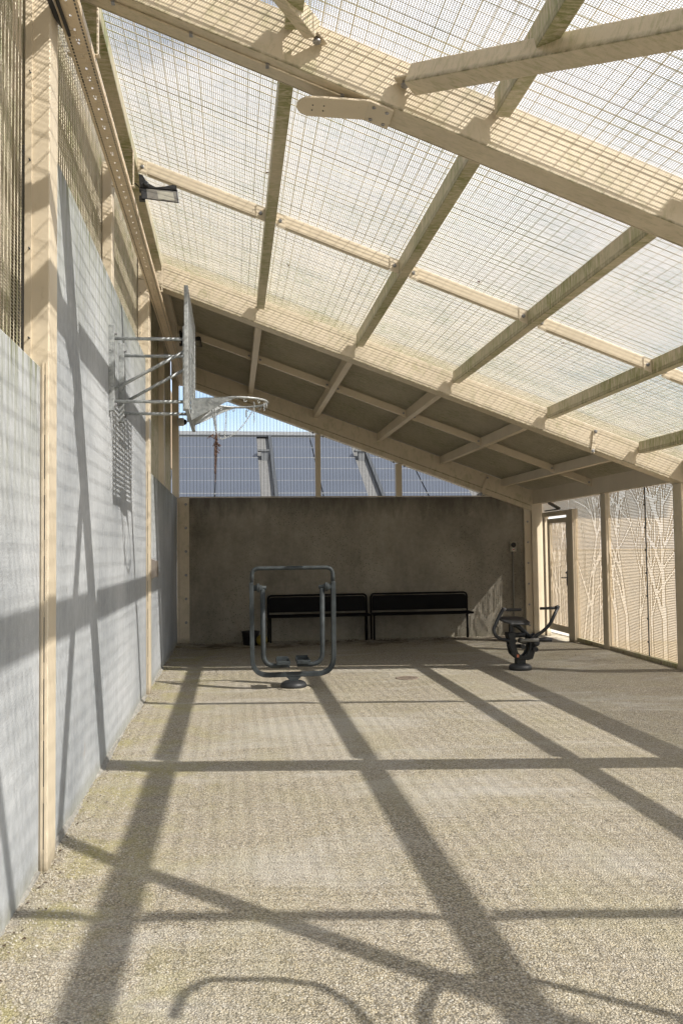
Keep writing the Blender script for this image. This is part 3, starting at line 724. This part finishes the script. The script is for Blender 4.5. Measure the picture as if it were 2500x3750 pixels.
# ------------------------------------------------------------------ dome camera, boxes
t=thing('dome_camera',(-.875,14.0,3.737),'small white security camera with black dome on the back left post','camera')
MB().lathe((-.895,14.05,3.737),[(.055,0),(.068,.004),(.068,.09),(.060,.098)],24,'X').build('housing',M['white_plastic'],t)
MB().lathe((-.799,14.05,3.737),[(.048,0),(.046,.02),(.036,.04),(.018,.052),(0.0001,.055)],24,'X').build('dome',M['dome'],t)
MB().box(-.91,-.894,14.02,14.24,3.70,3.775).build('arm',M['white_plastic'],t)
t=thing('alarm_box',(4.97,14.30,1.49),'beige box with round black sounder and red button on the end wall','alarm')
MB().box(4.912,5.022,14.262,14.311,1.485,1.665).build('case',M['device'],t,bevel=.006)
MB().lathe((4.967,14.262,1.605),[(.045,0),(.045,-.012),(.034,-.016),(.034,-.008),(.012,-.006)],24,'Y').build('sounder',M['black_plastic'],t)
MB().lathe((4.967,14.262,1.525),[(.022,0),(.022,-.004)],20,'Y').build('button_surround',M['white_plastic'],t)
MB().lathe((4.967,14.258,1.525),[(.014,0),(.014,-.008)],16,'Y').build('button',M['red'],t)
tag(MB().tube([(4.962,14.297,.02),(4.962,14.297,1.484)],.011,10).build('conduit_pipe',M['conduit']),'thin grey conduit pipe running down the end wall below the beige alarm box','pipe')
t=thing('steel_box',(-.90,9.75,1.25),'stainless steel dispenser box with sloping ends beside the second cream post','box')
mb=MB(); mb.prism([(-.9355,9.62,1.245),(-.9355,9.62,1.485),(-.862,9.62,1.45),(-.862,9.62,1.275)],(0,.22,0)); mb.build('case',M['stainless'],t,bevel=.002)
MB().box(-.862,-.856,9.615,9.845,1.27,1.455).build('lid',M['stainless'],t,bevel=.0015)
# drain cover
t=thing('drain_cover',(2.07,9.85,0),'rusty round drain grate set in the gravel floor','drain')
MB().lathe((2.07,9.85,0.0),[(.14,.0),(.14,.006),(.118,.007),(.116,.003)],28).build('ring',M['rust'],t)
mb=MB()
for k in range(-4,5):
    x=k*.024; h=math.sqrt(max(.112**2-x*x,0)); mb.box(2.07+x-.005,2.07+x+.005,9.85-h,9.85+h,.002,.0065)
mb.build('bars',M['rust'],t)
# bucket and ball
t=thing('bucket',(.285,13.9,0),'black plastic bucket standing beside the left bench','bucket')
MB().lathe((.285,13.9,0),[(.118,0),(.120,.004),(.143,.205),(.155,.207),(.156,.222),(.148,.224),(.145,.205),(.118,.01)],28).build('body',M['black_plastic'],t)
mb=MB(); mb.tube([(.285+.158*math.cos(a),13.9-.02-.05*math.sin(a)*1.2,.20-.10*math.sin(a)) for a in np.linspace(0,PI,13)],.003,6); mb.build('handle',M['dark_metal'],t)
mb=MB(); mb.lathe((.462,13.66,.095),[(.095*math.sin(a)+1e-5,-.095*math.cos(a)) for a in np.linspace(0,PI,17)],28)
tag(mb.build('ball',M['yellow']),'dirty yellow ball on the gravel beside the black bucket','ball')

# ------------------------------------------------------------------ benches
def bench(x0,x1,label):
    t=thing('bench',((x0+x1)/2,14.1,0),label,'bench','black benches along the end wall')
    bp=M['black_paint']; yb=14.20; r=.016
    fr=MB().tube(arc([(x0+r,yb-.01,0),(x0+r,yb+.02,.785),(x1-r,yb+.02,.785),(x1-r,yb-.01,0)],.07,6),r,12); fr.build('back_frame',bp,t)
    pan=[];n=6
    for cx,cz,a0 in ((x1-.085,.705,0),(x0+.085,.705,PI/2)):
        for k in range(n+1):
            a=a0+PI/2*k/n; pan.append((cx+.05*math.cos(a),yb+.008,cz+.05*math.sin(a)))
    pan+=[(x0+.035,yb+.0,.50),(x1-.035,yb+.0,.50)]
    MB().prism(pan,(0,.012,0)).build('backrest',bp,t,bevel=.002)
    MB().box(x0+.0,x1-.0,13.84,14.17,.455,.468).build('seat',bp,t,bevel=.004)
    sf=MB(); sf.tube(arc([(x0+.012,14.18,.448),(x0+.012,13.83,.448),(x1-.012,13.83,.448),(x1-.012,14.18,.448)],.04,5),.014,10); sf.build('seat_frame',bp,t)
    for x in (x0+.05,x1-.05):
        MB().tube([(x,14.10,0),(x,14.10,.44)],.017,12).build('leg',bp,t)
    mb=MB(); mb.tube([(x0+.05,14.11,.25),(x1-.05,14.11,.25)],.0001,4)
    return t
bench(.575,2.305,'left black metal bench against the end wall, behind the air walker')
bench(2.35,4.095,'right black metal bench against the end wall, nearer the rowing machine')

# ------------------------------------------------------------------ air walker
AW=thing('air_walker',(.672,9.36,0),'grey steel air walker exercise machine with hanging foot pedals','exercise machine')
gp=M['grey_paint']; yo=9.42
def sq_tube(mb,pts,w,dpt):   # rectangular section path in the XZ plane
    P=[Vector(p) for p in pts]; m=len(P); vs=[]
    for i in range(m):
        t=(P[min(i+1,m-1)]-P[max(i-1,0)]).normalized(); nrm=Vector((t.z,0,-t.x)); y=Vector((0,1,0))
        vs+=[P[i]+nrm*w/2-y*dpt/2,P[i]+nrm*w/2+y*dpt/2,P[i]-nrm*w/2+y*dpt/2,P[i]-nrm*w/2-y*dpt/2]
    fs=[]
    for i in range(m-1):
        for k in range(4): k2=(k+1)%4; fs.append((i*4+k,i*4+k2,(i+1)*4+k2,(i+1)*4+k))
    fs+=[(3,2,1,0),tuple((m-1)*4+k for k in range(4))]; return mb.add(vs,fs)
mb=sq_tube(MB(),arc([(.205,yo,1.19),(.212,yo,.155),(1.130,yo,.155),(1.135,yo,1.19)],.19,10),.050,.075); mb.build('frame',gp,AW,bevel=.006)
MB().tube(arc([(.212,yo,1.18),(.212,yo,1.355),(1.132,yo,1.355),(1.132,yo,1.18)],.13,10),.0225,14).build('handrail',gp,AW)
for x in (.208,1.134): MB().lathe((x,yo,1.183),[(.026,0),(.026,.014),(.02,.018)],16).build('collar',gp,AW)
for sg,xh,lab in ((1,.232,0),(-1,1.108,1)):
    mb=MB(); z=1.135
    mb.lathe((xh,yo,z),[(a,b*sg) for a,b in ((.034,0),(.034,.035),(.050,.036),(.052,.046),(.046,.048),(.046,.052),(.052,.054),(.050,.066),(.034,.067),(.030,.09),(.024,.092),(.024,.135),(.020,.140)) ],22,'X')
    hg=mb.build('hinge',gp,AW)
    xl=xh+sg*.10; x2=.625 if sg==1 else .715
    yl=yo-.02 if sg==1 else yo+.03
    lg=MB().tube(arc([(xl,yo,z-.015),(xl+sg*.002,yl,.255),(x2,yl,.262)],.17,10),.0275,14).build('swing_arm',gp,AW)
    xa,xb=(.478,.628) if sg==1 else (.704,.858)
    ya,yb_=yl-.14,yl+.14
    pd=MB(); pd.box(xa,xb,ya,yb_,.283,.293); pd.box(xa,xa+.008,ya,yb_,.293,.325); pd.box(xb-.008,xb,ya,yb_,.293,.325); pd.box(xa+.008,xb-.008,ya,ya+.008,.293,.325); pd.box(xa+.008,xb-.008,yb_-.008,yb_,.293,.345); pd.box(xa+.04,xb-.02,yl-.05,yl+.05,.262,.283)
    for k in range(5): pd.box(xa+.02,xb-.02,ya+.03+k*.05,ya+.042+k*.05,.293,.299)
    pd.build('pedal',gp,lg,bevel=.003)
mb=MB(); mb.prism([(.590,yo-.035,.128),(.755,yo-.035,.128),(.725,yo-.035,.10),(.722,yo-.035,.05),(.624,yo-.035,.05),(.620,yo-.035,.10)],(0,.07,0)); mb.build('stem',gp,AW,bevel=.003)
MB().lathe((.672,yo,0),[(.135,0),(.148,.02),(.150,.038),(.138,.062),(.105,.080),(.070,.085),(.04,.086)],32).build('base_cover',M['rubber'],AW)
MB().box(.1785,.1800,yo-.02,yo+.02,.95,1.08).build('sticker',M['yellow'],AW)
MB().lathe((.672,yo,0),[(.19,-.002),(.18,.008),(.14,.016)],32).build('gravel_collar',M['gravel'],AW)

# ------------------------------------------------------------------ rowing machine
RW=thing('rowing_machine',(3.624,10.25,0),'dark grey outdoor rowing machine with two curved handle arms and a seat','exercise machine')
rp=M['rower']; y=10.25
MB().lathe((3.624,y,0),[(.140,0),(.147,.02),(.142,.045),(.118,.068),(.08,.076),(.05,.078)],32).build('base_cover',M['rubber'],RW)
MB().box(3.565,3.682,y-.05,y+.05,.06,.17).build('stem',rp,RW,bevel=.006)
# U shaped cradle
def cradle(yc,name):
    pts_o=[(3.452,.475),(3.475,.30),(3.500,.20),(3.56,.145),(3.70,.125),(3.77,.14),(3.79,.20),(3.85,.40),(3.835,.46)]
    pts_i=[(3.745,.40),(3.72,.26),(3.69,.20),(3.66,.175),(3.62,.18),(3.58,.22),(3.56,.27),(3.545,.33),(3.545,.475)]
    return MB().prism([(x,yc,z) for x,z in pts_o+pts_i],(0,.05,0)).build(name,rp,RW,bevel=.006)
cradle(y-.075,'cradle'); cradle(y+.03,'cradle')
mb=MB(); mb.tube([(3.45,y-.03,.44),(3.68,y-.03,.44)],.032,14); mb.tube([(3.47,y-.03,.30),(3.63,y-.03,.30)],.026,14); mb.tube([(3.66,y-.09,.36),(3.66,y+.09,.36)],.035,14); mb.build('pivot_housing',rp,RW)
mb=MB(); mb.lathe((3.80,y-.10,.345),[(.042,0),(.042,-.03),(.02,-.04)],18,'Y'); mb.lathe((3.63,y-.08,.30),[(.03,0),(.03,-.03)],18,'Y'); mb.lathe((3.79,y-.09,.265),[(.034,0),(.034,-.03)],18,'Y'); mb.lathe((3.66,y-.09,.36),[(.022,0),(.022,-.03)],18,'Y'); mb.build('pivot_cap',M['rubber'],RW)
mb=MB(); mb.box(3.49,3.535,y-.03,y+.03,.44,.585); mb.build('seat_post',rp,RW,bevel=.004)
MB().tube(arc([(3.50,y+.02,.575),(3.60,y,.555),(3.77,y-.03,.39)],.05,6),.028,14).build('seat_beam',rp,RW)
mb=MB(); mb.prism([(3.365,y-.12,.618),(3.45,y-.20,.583),(3.68,y-.20,.578),(3.725,y-.12,.590),(3.725,y+.14,.628),(3.645,y+.18,.636),(3.465,y+.18,.640),(3.365,y+.10,.636)],(0,0,.026)); mb.build('seat',M['rubber'],RW,bevel=.008)
armL=MB().tube(arc([(3.402,y-.05,.785),(3.335,y-.05,.67),(3.255,y-.06,.505),(3.31,y-.07,.415),(3.40,y-.06,.385),(3.56,y-.04,.365)],.05,6),.022,14).build('handle_arm',rp,RW)
armR=MB().tube(arc([(4.172,y+.05,.79),(4.045,y+.03,.56),(3.93,y+.02,.462),(3.80,y,.405),(3.70,y,.40)],.06,6),.022,14).build('handle_arm',rp,RW)
def grip(p0,p1,par):
    d=Vector(p1)-Vector(p0); pts=[];rs=[]
    for k in range(29):
        pts.append(Vector(p0)+d*k/28); rs.append(.0165+.0028*(k%2))
    MB().tube(pts,rs,12).build('grip',M['rubber'],par)
grip((3.43,y-.05,.765),(3.635,y-.05,.763),armL); grip((3.925,y+.05,.765),(4.12,y+.05,.767),armR)
MB().tube([(3.402,y-.05,.785),(3.43,y-.05,.765)],.02,12).build('knuckle',M['steel'],armL)
MB().tube([(4.172,y+.05,.79),(4.12,y+.05,.767)],.02,12).build('knuckle',rp,armR)
fb=MB(); fb.tube([(3.565,y-.20,.388),(3.80,y-.20,.392)],.024,14); fb.build('foot_bar',M['conduit'],RW); 
fb=MB(); fb.tube([(3.80,y-.20,.392),(3.97,y-.20,.390)],.0255,14); fb.build('foot_grip',M['rubber'],RW)
MB().beam((3.74,y-.19,.385),(3.72,y-.06,.37),.04,.05).build('foot_bracket',rp,RW)
MB().box(3.555,3.585,y-.077,y-.0755,.165,.20).build('sticker',M['sticker'],RW)

# ------------------------------------------------------------------ pull-up machine just outside the right edge (its shadow falls into view)
PM=thing('pull_bar_machine',(2.4,1.3,0),'grey tubular exercise machine casting its bent tube shadow at the front','exercise machine')
h=1.9; o=(.87*h,-.54*h)
MB().tube(arc([(a+o[0],b_+o[1],h) for a,b_ in [(-.205,2.88),(-.185,3.03),(-.10,3.115),(.155,3.075),(.30,3.01),(.40,2.86),(.44,2.70),(.60,2.45)]],.035,4),.018,12).build('handle_bar',gp,PM)
h=1.7; o=(.87*h,-.54*h)
MB().tube(arc([(a+o[0],b_+o[1],h) for a,b_ in [(.62,2.62),(.61,2.76),(.68,2.92),(.80,3.0),(1.06,2.93),(1.46,2.62)]],.07,5),.022,12).build('handle_bar',gp,PM)
MB().tube(arc([(2.25,1.47,1.9),(2.3,1.42,1.8),(2.4,1.3,0)],.1,5),.045,14).build('post',gp,PM)
MB().tube(arc([(2.94,1.70,1.7),(2.7,1.4,1.5),(2.4,1.3,1.2)],.1,5),.03,14).build('stay',gp,PM)
MB().tube(arc([(2.10,1.70,1.7),(2.25,1.45,1.6),(2.38,1.32,1.3)],.1,5),.03,14).build('stay',gp,PM)
MB().lathe((2.4,1.3,0),[(.15,0),(.15,.02),(.11,.058),(.06,.066)],28).build('base_cover',M['rubber'],PM)

# ------------------------------------------------------------------ neighbouring building with solar roof
NB=thing('neighbour_building',(3,26,0),'long low building behind with a pitched roof of blue solar panels','building')
tn=.5543; YR=31.; ZR=5.88
def rz(y,off=0): return ZR-(YR-y)*tn+off
mb=MB(); mb.hexa([(-14,24.4,rz(24.4)-.2),(9.7,24.4,rz(24.4)-.2),(9.7,YR,ZR-.2),(-14,YR,ZR-.2),(-14,24.4,rz(24.4)),(9.7,24.4,rz(24.4)),(9.7,YR,ZR),(-14,YR,ZR)])
mb.hexa([(-14,YR,ZR-.2),(9.7,YR,ZR-.2),(9.7,41,ZR-5.6),(-14,41,ZR-5.6),(-14,YR,ZR),(9.7,YR,ZR),(9.7,41,ZR-5.4),(-14,41,ZR-5.4)])
rf=mb.build('roof',M['strip'],NB)
mb=MB(); mb.prism([(-13.8,24.8,0),(-13.8,40.,0),(-13.8,40,.7),(-13.8,31,5.6),(-13.8,24.8,2.2)],(23.3,0,0)); mb.build('wall',M['bldg'],NB)
mb=MB(); mb.box(-14,9.7,30.86,31.1,5.84,6.02); mb.build('ridge_cap',M['ridge'],rf)
mb=MB(); mb.box(-14,9.7,30.70,30.86,5.80,5.87); mb.build('gutter_flashing',M['dark_metal'],rf)
cols=[(a+3.42*k,b_+3.42*k) for k in (-2,-1,0,1) for a,b_ in ((1.45,2.855),(2.895,4.315))]+[(8.29,9.695)]
n=math.cos(math.atan(tn)); 
for (xa,xb) in cols:
    for k in range(7):
        yb_=30.62-k*.86; ya=yb_-.845
        mb=MB(); mb.hexa([(xa,ya,rz(ya,.05)),(xb,ya,rz(ya,.05)),(xb,yb_,rz(yb_,.05)),(xa,yb_,rz(yb_,.05)),(xa,ya,rz(ya,.10)),(xb,ya,rz(ya,.10)),(xb,yb_,rz(yb_,.10)),(xa,yb_,rz(yb_,.10))])
        p=mb.build('solar_panel',M['pv'],rf)
for (xa,xb) in [(1.45+3.42*k,4.315+3.42*k) for k in (-2,-1,0,1)]+[(8.29,9.695)]:
    for k in range(8):
        yy=30.628-k*.86; mb=MB(); mb.hexa([(xa,yy-.008,rz(yy-.01,.06)),(xb,yy-.008,rz(yy-.01,.06)),(xb,yy+.01,rz(yy+.01,.06)),(xa,yy+.01,rz(yy+.01,.06)),(xa,yy-.01,rz(yy-.01,.106)),(xb,yy-.01,rz(yy-.01,.106)),(xb,yy+.01,rz(yy+.01,.106)),(xa,yy+.01,rz(yy+.01,.106))]); mb.build('panel_rail',M['pv_frame'],rf)
for x,y in ((1.04,28.9),(4.46,28.9),(7.88,28.9)):
    mb=MB(); mb.box(x-.02,x+.2,y,y+.25,rz(y)-.1,rz(y)+.33); mb.box(x-.14,x+.24,y-.04,y+.29,rz(y)+.33,rz(y)+.39); mb.build('roof_vent',M['vent'],rf)
for x in (-2.09,1.33,4.75,8.17):
    mb=MB(); mb.hexa([(x,24.5,rz(24.5,.0)),(x+.11,24.5,rz(24.5,.0)),(x+.11,30.7,rz(30.7,.0)),(x,30.7,rz(30.7,.0)),(x,24.5,rz(24.5,.16)),(x+.11,24.5,rz(24.5,.16)),(x+.11,30.7,rz(30.7,.16)),(x,30.7,rz(30.7,.16))]); mb.build('flashing',M['dark_metal'],rf)

# ------------------------------------------------------------------ outside, beyond the perforated wall
mb=MB(); mb.box(5.75,299,-100,300,-.02,.012); tag(mb.build('path',M['paving'],origin=(6,10,0)),kind='structure')
# rough mortar fillet along the foot of the left walls
for y0,y1,lab in ((-2,4.20,'rough pale mortar fillet at the foot of the nearest concrete panel'),(4.45,9.2,'rough pale mortar fillet at the foot of the tall concrete panel'),(9.45,14.2,'rough mortar fillet at the foot of the far shaded concrete panel')):
    mb=MB(); ys_=np.arange(y0,y1,.035); V=[];F=[]
    for i,y in enumerate(ys_):
        h=.034+.016*math.sin(y*3.1)+random.uniform(-.006,.006); w=.032+.012*math.sin(y*2.3+1)+random.uniform(-.005,.005)
        V+=[(-.9365,y,h),(-.925,y,h-.008),(-.936+w*.6,y,h*.45),(-.936+w,y,.008),(-.9365,y,-.01)]
    for i in range(len(ys_)-1):
        for k in range(4): F.append((i*5+k,i*5+k+1,i*5+k+6,i*5+k+5))
    mb.add(V,F,False); tag(mb.build('mortar_fillet',M['mortar']),lab,'mortar fillet')
# ------------------------------------------------------------------ light, sky, camera
sd=Vector((.87,-.54,1.)).normalized()
sun=bpy.data.lights.new('sun','SUN'); sun.energy=4.7; sun.angle=math.radians(.53); sun.color=(1.,.945,.86)
so=bpy.data.objects.new('sun',sun); COL.objects.link(so); so.rotation_euler=(-sd).to_track_quat('-Z','Y').to_euler()
W=bpy.data.worlds.new('World'); SC.world=W; W.use_nodes=True; nt=W.node_tree; bg=nt.nodes['Background']
sky=N(nt,'ShaderNodeTexSky'); sky.sky_type='NISHITA'; sky.sun_disc=False; sky.sun_elevation=math.asin(sd.z); sky.sun_rotation=math.atan2(sd.x,sd.y)
sky.altitude=50; sky.air_density=1.; sky.dust_density=1.2; sky.ozone_density=1.
tc=N(nt,'ShaderNodeTexCoord'); mp=N(nt,'ShaderNodeMapping'); mp.inputs['Scale'].default_value=(1.2,1.2,3.0); nt.links.new(tc.outputs['Generated'],mp.inputs[0])
cn=noise(nt,mp.outputs[0],2.2,8,.58,.3); sp=N(nt,'ShaderNodeSeparateXYZ'); nt.links.new(tc.outputs['Generated'],sp.inputs[0])
band=ramp(nt,sp.outputs[2],[(.0,1.2),(.12,.9),(.18,.0),(.26,1.),(.44,1.),(.56,.25)])
cf=math_(nt,'MULTIPLY',ramp(nt,math_(nt,'ADD',cn,math_(nt,'MULTIPLY',band,.30)),[(.42,0.),(.60,1.)]),.9)
cf=math_(nt,'MULTIPLY',cf,ramp(nt,sp.outputs[2],[(.0,.8),(.10,.6),(.17,.12),(.25,1.)]))
cl_=mix(nt,cf,sky.outputs[0],(4.9,5.0,5.35)); nt.links.new(cl_,bg.inputs[0]); bg.inputs[1].default_value=.13
cam=bpy.data.cameras.new('camera'); co=bpy.data.objects.new('camera',cam); COL.objects.link(co); SC.camera=co
fwd=Vector((-398.,-145.,3030.)).normalized()
zc=Vector((-.0127,1.,0)); zc.z=-(zc.x*fwd.x+zc.y*fwd.y)/fwd.z; zc.normalize()
xc=Vector((fwd.y*zc.z-fwd.z*zc.y,fwd.z*zc.x-fwd.x*zc.z,fwd.x*zc.y-fwd.y*zc.x)); xc.normalize()
if xc.x<0: xc=-xc
# rows: world axes expressed in camera (right, up, forward); columns below are the camera axes in world
right=Vector((xc.x,fwd.x,zc.x)); up=Vector((xc.y,fwd.y,zc.y)); fw=Vector((xc.z,fwd.z,zc.z))
mt=Matrix((right,up,-fw)).transposed().to_4x4(); mt.translation=Vector((0,0,1.55)); co.matrix_world=mt
cam.sensor_fit='HORIZONTAL'; cam.sensor_width=24; cam.lens=3030/2500*24; cam.clip_start=.05; cam.clip_end=2000
SC.view_settings.view_transform='Standard'; SC.view_settings.look='None'; SC.view_settings.gamma=1; SC.view_settings.exposure=1.2
SC.render.engine='CYCLES'
